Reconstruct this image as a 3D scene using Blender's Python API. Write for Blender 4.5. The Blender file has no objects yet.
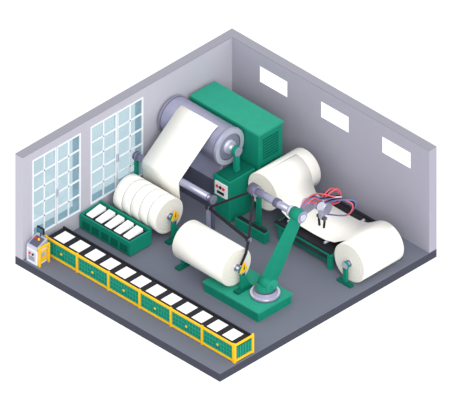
import bpy, bmesh, math, random
from mathutils import Vector

# ------------------------------------------------------------ helpers
# a = metres along right wall, b = metres along left wall, h = height -> world (a,-b,h)
def W(p): return Vector((p[0], -p[1], p[2]))
def lin(c):
    c = c/255.0
    return c/12.92 if c <= 0.04045 else ((c+0.055)/1.055)**2.4
def mat(name, rgb, rough=0.6, metal=0.0, k=1.0, var=0.04, scale=3.0, spec=0.15):
    m = bpy.data.materials.new(name); m.use_nodes = True
    nt = m.node_tree; bs = nt.nodes['Principled BSDF']
    col = [min(1, lin(c)*k) for c in rgb]
    tc = nt.nodes.new('ShaderNodeTexCoord'); n = nt.nodes.new('ShaderNodeTexNoise')
    n.inputs['Scale'].default_value = scale
    r = nt.nodes.new('ShaderNodeValToRGB')
    r.color_ramp.elements[0].position = 0.3; r.color_ramp.elements[1].position = 0.7
    r.color_ramp.elements[0].color = [c*(1-var) for c in col]+[1]
    r.color_ramp.elements[1].color = [min(1, c*(1+var)) for c in col]+[1]
    nt.links.new(tc.outputs['Object'], n.inputs['Vector'])
    nt.links.new(n.outputs['Fac'], r.inputs['Fac'])
    nt.links.new(r.outputs['Color'], bs.inputs['Base Color'])
    bs.inputs['Roughness'].default_value = rough
    bs.inputs['Metallic'].default_value = metal
    bs.inputs['Specular IOR Level'].default_value = spec
    return m
def glass(name, rgb, gl=0.08):
    m = bpy.data.materials.new(name); m.use_nodes = True
    nt = m.node_tree; nt.nodes.remove(nt.nodes['Principled BSDF'])
    out = nt.nodes['Material Output']
    t = nt.nodes.new('ShaderNodeBsdfTransparent'); t.inputs[0].default_value = [lin(c)**.5 for c in rgb]+[1]
    g = nt.nodes.new('ShaderNodeBsdfGlossy'); g.inputs['Roughness'].default_value = 0.1
    mx = nt.nodes.new('ShaderNodeMixShader'); mx.inputs[0].default_value = gl
    nt.links.new(t.outputs[0], mx.inputs[1]); nt.links.new(g.outputs[0], mx.inputs[2])
    nt.links.new(mx.outputs[0], out.inputs[0])
    return m

M = {}
M['wallL'] = mat('wall_paint_lit', (188,187,199), 0.85, k=0.82, var=0.01)  # lit side of the room: light put into a paler wall colour
M['wallR'] = mat('wall_paint_shaded', (167,165,180), 0.85, k=0.86, var=0.01)  # same walls on the shaded side, shade put into a darker mauve
M['trim']  = mat('wall_cap', (164,163,176), 0.85, k=0.68, var=0.01)
M['floor'] = mat('floor_concrete', (116,120,135), 0.8, k=0.80, var=0.015, scale=0.6)
M['slab']  = mat('slab_edge', (72,75,88), 0.8, k=.72, var=0.02)
M['green'] = mat('green_enamel', (14,130,106), 0.6, k=0.90)
M['greenD']= mat('green_enamel_dark', (0,98,80), 0.6, k=0.88)
M['greenL']= mat('green_enamel_light', (42,156,130), 0.6, k=0.82)
M['paper'] = mat('paper', (252,250,243), 0.9, k=0.86, var=0.005)
M['paperE']= mat('paper_roll_edge', (240,237,228), 0.9, k=0.82, var=0.01)
M['groove']= mat('slit_gap_paper', (196,195,193), 0.8)
M['white'] = mat('white_sheet', (250,250,250), 0.8, k=0.84, var=0.01)
M['liner'] = mat('added_white_liner', (255,255,255), 0.8, k=0.97, var=0.0)  # liner added to whiten the reveals so the opening reads bright
M['linerL']= mat('pale_window_liner', (205,214,220), 0.8, k=0.9, var=0.0)
M['steel'] = mat('steel', (146,146,170), 0.3, 0.4, spec=0.6)
M['steelL']= mat('steel_light', (190,191,208), 0.3, 0.35, spec=0.6)
M['steelD']= mat('steel_dark', (92,92,112), 0.4, 0.25)
M['black'] = mat('black_rubber', (32,32,38), 0.6)
M['yellow']= mat('yellow_paint', (250,196,30), 0.5, k=0.85)
M['red']   = mat('red_plastic', (215,50,50), 0.5)
M['pink']  = mat('red_cable', (205,90,100), 0.5)
M['blue']  = mat('blue_cable', (90,110,160), 0.5)
M['frame'] = mat('white_frame', (236,239,244), 0.7, k=0.84, var=0.01)
M['glassT']= glass('tinted_glass', (184,208,217), 0.04)
M['glassC']= glass('clear_glass', (254,254,255), 0.01)
M['screen']= mat('screen_blue', (60,110,130), 0.3)

class Obj:
    def __init__(s, name, bevel=0.0):
        s.name=name; s.bm=bmesh.new(); s.mats=[]; s.bevel=bevel
    def mi(s,k):
        if k not in s.mats: s.mats.append(k)
        return s.mats.index(k)
    def face(s, vs, k, smooth=False):
        try: f=s.bm.faces.new(vs)
        except ValueError: return
        f.material_index=s.mi(k); f.smooth=smooth
        return f
    def hexa(s, pts, k):
        v=[s.bm.verts.new(W(p)) for p in pts]
        for q in ((0,1,2,3),(4,5,6,7),(0,1,5,4),(1,2,6,5),(2,3,7,6),(3,0,4,7)):
            s.face([v[i] for i in q],k)
    def box(s,a0,a1,b0,b1,h0,h1,k):
        s.hexa([(a0,b0,h0),(a1,b0,h0),(a1,b1,h0),(a0,b1,h0),(a0,b0,h1),(a1,b0,h1),(a1,b1,h1),(a0,b1,h1)],k)
    def beam(s,p0,p1,w,d,k,w1=None,d1=None,up=(0,0,1)):
        P=Vector(p0);Q=Vector(p1);x=(Q-P).normalized();u=Vector(up)
        if abs(x.dot(u))>0.97: u=Vector((1,0,0))
        y=x.cross(u).normalized();z=x.cross(y).normalized()
        w1=w if w1 is None else w1; d1=d if d1 is None else d1
        c=[]
        for R,ww,dd in ((P,w,d),(Q,w1,d1)):
            for sy,sz in ((-1,-1),(1,-1),(1,1),(-1,1)):
                c.append(R+y*sy*ww/2+z*sz*dd/2)
        s.hexa(c,k)
    def lathe(s,p0,p1,prof,seg=56):
        P=Vector(p0);x=(Vector(p1)-P).normalized()
        u=Vector((0,0,1)) if abs(x.z)<0.9 else Vector((1,0,0))
        y=x.cross(u).normalized();z=x.cross(y).normalized()
        rings=[]
        for t,r,_ in prof:
            if r<1e-5: rings.append([s.bm.verts.new(W(P+x*t))])
            else: rings.append([s.bm.verts.new(W(P+x*t+(y*math.cos(2*math.pi*i/seg)+z*math.sin(2*math.pi*i/seg))*r)) for i in range(seg)])
        for j in range(len(prof)-1):
            A,B=rings[j],rings[j+1]; k=prof[j][2]
            sm=abs(prof[j+1][0]-prof[j][0])>abs(prof[j+1][1]-prof[j][1])*0.5
            for i in range(seg):
                i2=(i+1)%seg
                if len(A)==1 and len(B)==1: continue
                if len(A)==1: s.face([A[0],B[i],B[i2]],k,sm)
                elif len(B)==1: s.face([A[i],A[i2],B[0]],k,sm)
                else: s.face([A[i],A[i2],B[i2],B[i]],k,sm)
    def cyl(s,p0,p1,r,k,kc=None,seg=40,r1=None):
        L=(Vector(p1)-Vector(p0)).length; kc=kc or k; r1=r if r1 is None else r1
        s.lathe(p0,p1,[(0,0,kc),(0,r,k),(L,r1,kc),(L,0,kc)],seg)
    def tube(s,pts,r,k,n=8,seg=8):
        P=[Vector(p) for p in pts]; P=[P[0]*2-P[1]]+P+[P[-1]*2-P[-2]]
        C=[]
        for i in range(1,len(P)-2):
            for j in range(n):
                t=j/n; a,b,c,d=P[i-1],P[i],P[i+1],P[i+2]
                C.append(0.5*((2*b)+(c-a)*t+(2*a-5*b+4*c-d)*t*t+(3*b-a-3*c+d)*t**3))
        C.append(P[-2])
        nrm=None; rings=[]
        for i,c in enumerate(C):
            t=(C[min(i+1,len(C)-1)]-C[max(i-1,0)]).normalized()
            if nrm is None:
                nrm=t.cross(Vector((0.3,0.5,0.8))).normalized()
            else: nrm=(nrm-t*nrm.dot(t)).normalized()
            bn=t.cross(nrm)
            rings.append([s.bm.verts.new(W(c+(nrm*math.cos(2*math.pi*q/seg)+bn*math.sin(2*math.pi*q/seg))*r)) for q in range(seg)])
        for A,B in zip(rings,rings[1:]):
            for i in range(seg): s.face([A[i],A[(i+1)%seg],B[(i+1)%seg],B[i]],k,True)
        s.face(rings[0],k); s.face(rings[-1],k)
    def sheet(s,path,lo,hi,th,k,axis):
        top=[];bot=[]
        for i,p in enumerate(path):
            p0=path[max(i-1,0)];p1=path[min(i+1,len(path)-1)]
            d=Vector((p1[0]-p0[0],p1[1]-p0[1])).normalized(); n=Vector((-d.y,d.x))
            if n.y<0 and abs(n.y)>0.2: n=-n
            if abs(n.y)<=0.2 and n.x<0: n=-n
            top.append((p[0]+n.x*th,p[1]+n.y*th)); bot.append(p)
        def mk(q,c): return s.bm.verts.new(W((c,q[0],q[1]) if axis=='a' else (q[0],c,q[1])))
        T0=[mk(q,lo) for q in top];T1=[mk(q,hi) for q in top];B0=[mk(q,lo) for q in bot];B1=[mk(q,hi) for q in bot]
        for i in range(len(path)-1):
            s.face([T0[i],T0[i+1],T1[i+1],T1[i]],k,True); s.face([B0[i],B0[i+1],B1[i+1],B1[i]],k,True)
            s.face([T0[i],T0[i+1],B0[i+1],B0[i]],k); s.face([T1[i],T1[i+1],B1[i+1],B1[i]],k)
        for i in (0,-1): s.face([T0[i],T1[i],B1[i],B0[i]],k)
    def prism(s,pts,d,k):
        A=[s.bm.verts.new(W(p)) for p in pts]; B=[s.bm.verts.new(W(Vector(p)+Vector(d))) for p in pts]
        s.face(A,k);s.face(B,k)
        for i in range(len(A)):
            j=(i+1)%len(A); s.face([A[i],A[j],B[j],B[i]],k)
    def done(s):
        bmesh.ops.recalc_face_normals(s.bm,faces=s.bm.faces)
        me=bpy.data.meshes.new(s.name); s.bm.to_mesh(me); s.bm.free()
        for k in s.mats: me.materials.append(M[k])
        o=bpy.data.objects.new(s.name,me); bpy.context.collection.objects.link(o)
        if s.bevel:
            md=o.modifiers.new('bevel','BEVEL'); md.width=s.bevel; md.segments=2; md.limit_method='ANGLE'; md.angle_limit=math.radians(50)
        return o

# ------------------------------------------------------------ room shell
A1,B1=11.75,12.45; T=0.42; H=5.05
o=Obj('floor'); o.box(0,A1,0,B1,-0.02,0,'floor'); o.box(0,A1,0,B1,-0.40,-0.02,'slab'); o.done()

gl=[(5.54,8.56),(9.13,11.90)]; WB,WT=0.80,4.66
o=Obj('wall_left')
ed=[T]+[x for g in gl for x in g]+[B1]
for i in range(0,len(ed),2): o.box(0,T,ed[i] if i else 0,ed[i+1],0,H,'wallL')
for g in gl:
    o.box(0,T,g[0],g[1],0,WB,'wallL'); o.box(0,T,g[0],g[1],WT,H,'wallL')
o.done()
gr=[(2.02,3.60),(5.54,7.12),(9.06,10.68)]; RB,RT=3.66,4.44
o=Obj('wall_right')
ed=[T]+[x for g in gr for x in g]+[A1]
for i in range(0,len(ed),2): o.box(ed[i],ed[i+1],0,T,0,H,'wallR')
for g in gr:
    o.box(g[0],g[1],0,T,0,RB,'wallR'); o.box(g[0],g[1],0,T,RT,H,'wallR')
o.done()
o=Obj('trim_1'); o.box(0,T,0,B1,H,H+0.04,'trim'); o.done()
o=Obj('trim_2'); o.box(T,A1,0,T,H,H+0.04,'trim'); o.done()
n=1
for g in gl:
    o=Obj('window_%d'%n); n+=1
    a0,a1=0.36,0.45; b0,b1=g; m=(b0+b1)/2
    f=0.06
    o.box(a0,a1,b0,b0+f,WB,WT,'frame');o.box(a0,a1,b1-f,b1,WB,WT,'frame')
    o.box(a0,a1,b0+f,b1-f,WB,WB+f,'frame');o.box(a0,a1,b0+f,b1-f,WT-f,WT,'frame')
    o.box(a0,a1,m-0.07,m+0.07,WB+f,WT-f,'frame')
    o.box(a1-.01,a1+.005,m-0.008,m+0.008,WB,WT,'steel')
    for lo,hi in ((b0+f,m-0.07),(m+0.07,b1-f)):
        c=(lo+hi)/2; o.box(a0+.02,a1-.01,c-.03,c+.03,WB+f,WT-f,'frame')
        for r in range(1,5):
            h=WB+f+(WT-WB-2*f)*r/5; o.box(a0+.02,a1-.01,lo,hi,h-.03,h+.03,'frame')
    o.box(0.385,0.395,b0+f,b1-f,WB+f,WT-f,'glassT')
    o.box(0.0,0.36,b0,b0+.03,WB,WT,'linerL');o.box(0.0,0.36,b1-.03,b1,WB,WT,'linerL')
    o.box(0.0,0.36,b0+.03,b1-.03,WB,WB+.03,'linerL');o.box(0.0,0.36,b0+.03,b1-.03,WT-.03,WT,'linerL')
    for s_ in (-1,1): o.box(a1,a1+.05,m+s_*0.045-.015,m+s_*0.045+.015,2.2,2.6,'steelL')
    o.done()
for g in gr:
    o=Obj('window_%d'%n); n+=1
    f=0.02
    o.box(g[0],g[0]+f,0,T,RB,RT,'liner');o.box(g[1]-f,g[1],0,T,RB,RT,'liner')
    o.box(g[0]+f,g[1]-f,0,T,RB,RB+f,'liner');o.box(g[0]+f,g[1]-f,0,T,RT-f,RT,'liner')
    o.box(g[0]+f,g[1]-f,.05,.06,RB+f,RT-f,'glassC')
    o.done()

# ------------------------------------------------------------ machine cabinet (back)
o=Obj('machine_cabinet',0.03)
o.box(0.7,4.6,1.7,3.08,0.0,3.62,'green')
o.box(0.66,4.64,1.66,3.1,3.52,3.64,'greenL')
for i in range(8):
    h=2.3+i*0.13; o.box(4.6,4.64,1.95,2.85,h,h+0.05,'greenD')
o.box(4.6,4.63,1.9,2.9,0.5,2.0,'greenD')
o.box(4.63,4.66,2.75,2.82,1.1,1.4,'steelL')
o.done()
o=Obj('roller_housing',0.03)
o.box(0.7,3.6,3.15,4.5,0.0,1.5,'steelD')
o.hexa([(0.7,3.15,1.5),(3.6,3.15,1.5),(3.6,4.5,1.5),(0.7,4.5,1.5),(0.7,3.15,2.2),(3.6,3.15,2.2),(3.6,4.1,2.2),(0.7,4.1,2.2)],'steel')
o.box(3.62,4.55,3.2,4.7,0,2.0,'green')
o.box(3.7,4.47,3.3,4.6,2.0,2.08,'greenD')
o.done()
o=Obj('control_panel',0.01)
o.box(3.76,4.46,4.70,4.76,1.15,1.8,'frame')
for i,k in enumerate(('red','black','red')): o.cyl((3.92+i*0.18,4.76,1.6),(3.92+i*0.18,4.80,1.6),0.07,k,seg=16)
o.box(3.9,4.3,4.76,4.775,1.26,1.40,'black')
o.done()

# ------------------------------------------------------------ big steel drum
C1=(3.95,3.08);R1=0.84
o=Obj('steel_drum_roller')
o.lathe((0.5,C1[0],C1[1]),(3.85,C1[0],C1[1]),[(0,0,'steelD'),(0,R1-.02,'steel'),(.03,R1,'steel'),(.12,R1,'steelD'),(.16,R1-.02,'steel'),(3.15,R1-.02,'steelD'),(3.19,R1,'steel'),(3.30,R1,'steel'),(3.33,R1-.03,'steelL'),
  (3.33,.60,'steelD'),(3.27,.58,'steel'),(3.27,.30,'steelL'),(3.40,.28,'steelL'),(3.40,.13,'steelL'),(3.60,.13,'steelL'),(3.60,0,'steelL')],72)
o.done()
o=Obj('drum_support_post',0.02)
o.box(4.12,4.32,3.85,4.07,2.09,3.0,'green')
o.cyl((4.11,C1[0],C1[1]),(4.34,C1[0],C1[1]),0.22,'green','steel')
o.done()
# ------------------------------------------------------------ guide roller
C2=(6.18,2.19);r2=0.16
o=Obj('guide_roller')
o.lathe((0.77,6.18,2.19),(4.99,6.18,2.19),[(0,0,'steel'),(0,.08,'steel'),(.05,.08,'steel'),(.05,r2,'steel'),(4.05,r2,'steel'),(4.05,.08,'steelL'),(4.22,.08,'steelL'),(4.22,0,'steelL')],32)
o.done()
for x in (0.62,5.0):
    o=Obj('guide_roller_stand',0.02)
    o.box(x,x+.14,6.1,6.26,0.1,2.0,'steelD' if x>1 else 'green'); o.box(x-.08,x+.22,5.95,6.41,0,.1,'greenD'); o.cyl((x,6.18,2.19),(x+.14,6.18,2.19),.2,'steelD','steel',24)
    o.done()

# ------------------------------------------------------------ paper rolls
def roll(p0,p1,R,s0,s1,slits=0):
    L=(Vector(p1)-Vector(p0)).length
    o=Obj('paper_roll')
    pr=[(-s0,0,'steelL'),(-s0,.07,'steelL'),(-.04,.07,'steel'),(-.04,.15,'steel'),(.0,.15,'paperE')]
    rs=[.15+(R-.17)*i/9 for i in range(1,10)]
    for i,r in enumerate(rs): pr.append((0.0 if i%2 else 0.008,r,'paperE' if i<8 else 'paper'))
    pr+= [(.02,R,'paper')]
    for i in range(1,slits):
        t=L*i/slits
        pr+=[(t-.03,R,'paper'),(t-.012,R-.02,'groove'),(t-.012,R-.08,'groove'),(t+.012,R-.08,'groove'),(t+.012,R-.02,'paper'),(t+.03,R,'paper')]
    pr+= [(L-.02,R,'paper')]
    for i,r in enumerate(reversed(rs)): pr.append((L-(0.0 if i%2 else 0.008),r,'paperE'))
    pr+= [(L,.15,'steel'),(L+.04,.15,'steel'),(L+.04,.07,'steelL'),(L+s1,.07,'steelL'),(L+s1,0,'steelL')]
    o.lathe(p0,p1,pr,96); return o.done()
CA=(5.62,1.7); RA=.85
CB=(10.86,0.90); RB_=.88
roll((1.05,7.1,1.05),(3.5,7.1,1.05),0.8,.08,.17,5)
roll((5.5,8.1,1.42),(8.35,8.1,1.42),0.85,.10,.26)
roll((CA[0],1.35,CA[1]),(CA[0],3.86,CA[1]),RA,.2,.14)
roll((CB[0],1.85,CB[1]),(CB[0],4.12,CB[1]),RB_,.2,.14)

def stand_a(x,b,h,base=0.0,sign=True,ob=None):
    o=ob or Obj('roll_stand',0.015)
    o.box(x,x+.14,b-.1,b+.1,base+.1,h-.1,'green'); o.box(x-.03,x+.24,b-.42,b+.42,base,base+.1,'greenD')
    o.cyl((x,b,h),(x+.14,b,h),.17,'green','steelL',24)
    o.hexa([(x,b-.4,base+.1),(x+.14,b-.4,base+.1),(x+.14,b-.1,base+.1),(x,b-.1,base+.1),(x,b-.14,base+.6),(x+.14,b-.14,base+.6),(x+.14,b-.1,base+.6),(x,b-.1,base+.6)],'green')
    if sign:
        y=x+.15
        o.prism([(y,b+.24,h+.02),(y,b-.24,h+.02),(y,b,h+.5)],(.03,0,0),'yellow')
        o.prism([(y+.03,b+.03,h+.12),(y+.03,b-.03,h+.12),(y+.03,b,h+.38)],(.01,0,0),'black')
    if not ob: o.done()
stand_a(0.82,7.1,1.05,0,False); stand_a(3.68,7.1,1.05)
stand_a(5.25,8.1,1.42,0,False)
def stand_b(a,y,h,sign=True):
    o=Obj('roll_stand',0.015)
    o.box(a-.1,a+.1,y,y+.14,.1,h-.1,'green'); o.box(a-.4,a+.4,y-.03,y+.2,0,.1,'greenD')
    o.cyl((a,y,h),(a,y+.14,h),.17,'green','steelL',24)
    if sign:
        o.prism([(a-.24,y+.15,h+.05),(a+.24,y+.15,h+.05),(a,y+.15,h+.5)],(0,.03,0),'yellow')
        o.prism([(a-.03,y+.18,h+.15),(a+.03,y+.18,h+.15),(a,y+.18,h+.4)],(0,.01,0),'black')
    o.done()
stand_b(CA[0],4.01,CA[1]); stand_b(CA[0],1.0,CA[1],False)
stand_b(CB[0],4.27,CB[1],False); stand_b(CB[0],1.5,CB[1],False)

# ------------------------------------------------------------ paper webs
def arc(c,R,d0,d1,n=14): return [(c[0]+R*math.cos(math.radians(d0+(d1-d0)*i/n)),c[1]+R*math.sin(math.radians(d0+(d1-d0)*i/n))) for i in range(n+1)]
path=arc(C1,R1+.008,80,52)+arc(C2,r2+.012,54.4,-3.6,8)+[(6.275,1.2)]
o=Obj('paper_web'); o.sheet(path,1.2,3.3,.01,'paper','a'); o.done()
path=arc(CA,RA+.006,95,8,14)+[(CA[0]+.92,1.5),(CA[0]+1.08,1.22),(CA[0]+1.4,1.08),(7.6,1.04),(8.6,1.03),(9.2,1.06),(9.7,1.2)]+arc(CB,RB_+.008,125,70,10)
o=Obj('paper_web'); o.sheet(path,1.88,3.82,.008,'paper','b'); o.done()

# ------------------------------------------------------------ web table
o=Obj('web_table',0.015)
o.box(6.65,9.9,1.3,4.2,.72,.86,'green'); o.box(6.73,9.82,1.38,4.12,.86,.89,'black')
o.box(6.65,9.9,4.08,4.22,.86,.95,'black'); o.box(6.65,9.9,1.28,1.4,.86,.95,'black')
for x in (6.8,9.6):
    for y in (1.4,3.95): o.box(x,x+.2,y,y+.2,0,.72,'green')
o.box(7.0,9.6,4.02,4.08,.25,.37,'greenD')
o.cyl((7.1,1.6,.96),(7.1,3.9,.96),.06,'steelL'); o.cyl((9.2,1.6,.96),(9.2,3.9,.96),.06,'steelL')
o.done()
o=Obj('support_platform',0.02); o.box(4.9,6.6,4.45,4.75,0,.5,'green'); o.box(4.95,6.55,4.5,4.7,.5,.53,'black'); o.done()

# ------------------------------------------------------------ sheet feeder table
o=Obj('sheet_feeder_table',0.015)
o.box(.5,3.4,8.02,9.25,.06,.62,'green'); o.box(.55,3.35,8.07,9.2,0,.06,'black')
o.box(.5,3.4,8.02,8.12,.62,.82,'green');o.box(.5,3.4,9.17,9.25,.62,.72,'green')
o.box(.5,.58,8.12,9.17,.62,.76,'green');o.box(3.32,3.4,8.12,9.17,.62,.76,'green')
o.box(.58,3.32,8.12,9.17,.62,.65,'black')
for i in range(5):
    x=.66+i*.53
    o.hexa([(x,8.25,.66),(x+.36,8.25,.66),(x+.36,9.05,.66),(x,9.05,.66),(x,8.25,.82),(x+.36,8.25,.82),(x+.36,9.05,.70),(x,9.05,.70)],'white')
for i in range(5):
    x=.66+i*.54; o.box(x,x+.42,9.25,9.27,.15,.5,'greenD')
o.done()

# ------------------------------------------------------------ long conveyor
o=Obj('conveyor',0.008)
c0,c1,y0,y1=.75,11.60,10.4,11.45
o.box(c0,c1,y0,y1,.10,.70,'green')
o.box(c0,c1,y0,y0+.07,.70,.84,'black'); o.box(c0,c1,y1-.07,y1,.70,.80,'black')
o.box(c0,c1,y0+.07,y1-.07,.70,.78,'black')
ns=12
for i in range(ns):
    x=c0+.25+i*(c1-c0-.3)/ns
    o.box(x,x+.58,y0+.18,y1-.2,.785,.80,'white')
f0,f1=y1+.005,y1+.065
o.box(c0,c1,f0,f1,.03,.13,'yellow'); o.box(c0,c1,f0,f1,.80,.90,'yellow')
np_=6
for i in range(np_+1):
    x=c0+i*(c1-c0-.08)/np_
    o.box(x,x+.10,f0,f1+.01,0,.94,'yellow')
for i in range(np_):
    x0=c0+i*(c1-c0-.08)/np_+.12; x1=x0+(c1-c0)/np_-.15
    o.box(x0,x1,y1,y1+.015,.14,.68,'green')
    nx=10
    for q in range(nx+1):
        xx=x0+q*(x1-x0-.05)/nx; o.box(xx,xx+.05,y1+.015,y1+.035,.14,.80,'greenL')
    for q in range(4):
        hh=.14+q*.19; o.box(x0,x1,y1+.018,y1+.04,hh,hh+.05,'greenL')
    xc=(x0+x1)/2
    o.cyl((xc,y1,.45),(xc,y1+.06,.45),.15,'greenL','green',24)
    o.cyl((xc,y1+.06,.45),(xc,y1+.075,.45),.06,'yellow',seg=16)
e0,e1=c1+.005,c1+.065
o.box(e0,e1,y0,y1+.065,.03,.13,'yellow');o.box(e0,e1,y0,y1+.065,.80,.90,'yellow')
o.box(e0,e1+.01,y0,y0+.10,0,.94,'yellow');o.box(e0,e1+.01,y1-.03,y1+.075,0,.94,'yellow')
for q in range(6):
    yy=y0+.12+q*.15; o.box(c1,c1+.03,yy,yy+.05,.14,.68,'greenL')
for x in (c0+.1,4,8,c1-.3): o.box(x,x+.2,y0+.05,y0+.25,0,.10,'black')
o.done()

# ------------------------------------------------------------ control console
o=Obj('control_console',0.015)
o.box(.55,1.15,11.75,12.35,0,.70,'frame')
o.hexa([(.55,11.75,.70),(1.15,11.75,.70),(1.15,12.35,.70),(.55,12.35,.70),(.55,11.75,1.08),(1.15,11.75,1.08),(1.15,12.35,.82),(.55,12.35,.82)],'steelL')
o.hexa([(.62,11.85,1.04),(1.08,11.85,1.04),(1.08,12.28,.855),(.62,12.28,.855),(.62,11.85,1.065),(1.08,11.85,1.065),(1.08,12.28,.88),(.62,12.28,.88)],'steelD')
o.cyl((.72,12.0,1.0),(.72,12.0,1.08),.05,'red',seg=12);o.cyl((.9,12.0,1.0),(.9,12.0,1.08),.05,'yellow',seg=12)
o.cyl((.8,11.8,1.03),(.8,11.8,1.25),.03,'steelD',seg=12); o.box(.62,1.0,11.76,11.84,1.22,1.5,'black'); o.box(.66,.96,11.84,11.85,1.26,1.46,'screen')
o.box(.62,1.08,12.35,12.37,.12,.62,'steelL')
o.cyl((.75,12.37,.48),(.75,12.40,.48),.06,'red',seg=12); o.cyl((.93,12.37,.48),(.93,12.40,.48),.05,'black',seg=12)
for i in range(3): o.box(.68,1.02,12.37,12.38,.18+i*.07,.21+i*.07,'steelD')
o.box(1.15,1.18,11.82,12.28,.1,.64,'yellow'); o.box(1.18,1.19,11.9,12.2,.35,.56,'steelL')
o.box(1.22,1.30,11.75,11.83,0,.95,'yellow');o.box(1.22,1.30,12.27,12.35,0,.95,'yellow');o.box(1.22,1.30,11.83,12.27,.86,.95,'yellow')
o.done()

# ------------------------------------------------------------ robot arm on its platform
o=Obj('robot_arm')
o.box(7.2,10.3,6.9,8.8,0,.42,'green'); o.box(7.15,10.35,6.85,8.85,.42,.5,'greenL')
stand_a(8.62,8.1,1.42,.5,True,o)
bc=(9.6,7.7)
o.lathe((bc[0],bc[1],.5),(bc[0],bc[1],2),[(0,0,'steel'),(0,.62,'steel'),(.14,.62,'steelL'),(.14,.52,'steel'),(.3,.48,'steelD'),(.3,.36,'green'),(.55,.34,'green'),(.55,0,'green')],48)
Tj=(9.9,6.1,3.8); S=(9.6,7.6,.95)
o.beam(S,Tj,.46,.52,'green',.3,.36,up=(1,0,0))
o.cyl((9.33,7.6,1.0),(9.92,7.6,1.0),.31,'green','greenL')
o.cyl((9.6,6.1,3.8),(10.15,6.1,3.8),.27,'green','steel')
o.cyl((10.15,6.1,3.8),(10.2,6.1,3.8),.15,'steelL')
o.cyl((9.45,6.1,3.8),(9.6,6.1,3.8),.24,'steelL')
o.cyl((7.5,6.1,3.8),(9.45,6.1,3.8),.16,'steel')
o.cyl((8.6,6.1,3.8),(8.8,6.1,3.8),.2,'steelD')
o.cyl((7.2,6.1,3.8),(7.55,6.1,3.8),.25,'steelD','steel')
o.beam((9.9,6.0,3.8),(8.95,4.1,2.95),.26,.26,'steel',.2,.2)
o.cyl((8.65,4.0,2.9),(9.2,4.1,2.9),.2,'steelD','steelL')
o.beam((8.95,4.1,2.9),(8.65,3.5,2.35),.2,.2,'steelL')
o.cyl((8.3,3.5,2.35),(9.0,3.5,2.35),.26,'steelL','steel')
o.cyl((8.65,3.5,2.3),(8.65,3.5,1.75),.17,'steelL',r1=.12)
for d in (-.18,.18): o.beam((8.65+d,3.5,1.8),(8.65+d*.7,3.5,1.3),.07,.07,'black')
o.box(8.42,8.88,3.42,3.58,1.72,1.84,'steelD')
random.seed(4)
for i,k in enumerate(('pink','black','pink','blue','steelL','pink')):
    j=lambda s: random.uniform(-s,s)
    o.tube([(9.8,5.9,3.95),(9.6+j(.2),5.2+j(.2),4.0+j(.15)),(9.3+j(.25),4.3+j(.25),3.5+j(.2)),(9.3+j(.3),3.5+j(.3),3.2+j(.2)),(9.1+j(.3),3.1+j(.3),2.8+j(.2)),(8.7,3.4,2.3)],.034,k)
for i,k in enumerate(('pink','black','blue')):
    o.tube([(8.7,3.6,2.5),(9.3+.1*i,3.4,3.0),(9.9,3.0-.1*i,2.8),(9.7,3.1,2.2),(8.8,3.5,2.0)],.032,k)
Mj=(8.2,7.25,2.3)
o.beam((7.35,6.1,3.75),Mj,.10,.10,'black'); o.beam(Mj,(8.55,7.75,2.05),.10,.10,'black')
o.beam((8.55,7.75,2.05),(8.55,8.05,1.6),.08,.08,'black')
o.beam(Mj,(5.4,6.75,2.25),.10,.10,'black'); o.beam((7.35,6.1,3.75),(5.4,6.75,2.25),.08,.08,'black')
for p in (Mj,(5.4,6.75,2.25),(7.35,6.1,3.75)): o.cyl((p[0]-.07,p[1],p[2]),(p[0]+.07,p[1],p[2]),.12,'black','steel',20)
o.done()
o=Obj('linkage_post',0.015)
o.box(5.33,5.47,6.68,6.82,.1,2.13,'steel'); o.box(5.25,5.6,6.55,6.98,0,.1,'greenD'); o.done()

# ------------------------------------------------------------ light, world, camera
w=bpy.data.worlds.new('world'); bpy.context.scene.world=w; w.use_nodes=True
bg=w.node_tree.nodes['Background']; bg.inputs[0].default_value=(1,1,1,1); bg.inputs[1].default_value=1.15
def sun(name,d,e,ang):
    L=bpy.data.lights.new(name,'SUN'); L.energy=e; L.angle=math.radians(ang); L.color=(1,.995,.985)
    lo=bpy.data.objects.new(name,L); bpy.context.collection.objects.link(lo)
    lo.rotation_euler=Vector(d).to_track_quat('-Z','Y').to_euler(); lo.location=(12,-14,14)
sun('sun_key',(-0.85,0.25,-1.0),0.5,25)
sun('sun_fill',(-1.0,0.8,-0.85),1.9,30)
cam=bpy.data.cameras.new('camera'); cam.type='ORTHO'; cam.ortho_scale=450/24.62; cam.clip_end=200
co=bpy.data.objects.new('camera',cam); bpy.context.collection.objects.link(co)
co.location=Vector((3.548,-3.952,0))+Vector((1,-1,1)).normalized()*40
co.rotation_euler=(math.radians(54.7356),0,math.radians(45))
bpy.context.scene.camera=co
bpy.context.scene.view_settings.view_transform='Standard'
bpy.context.scene.view_settings.look='None'
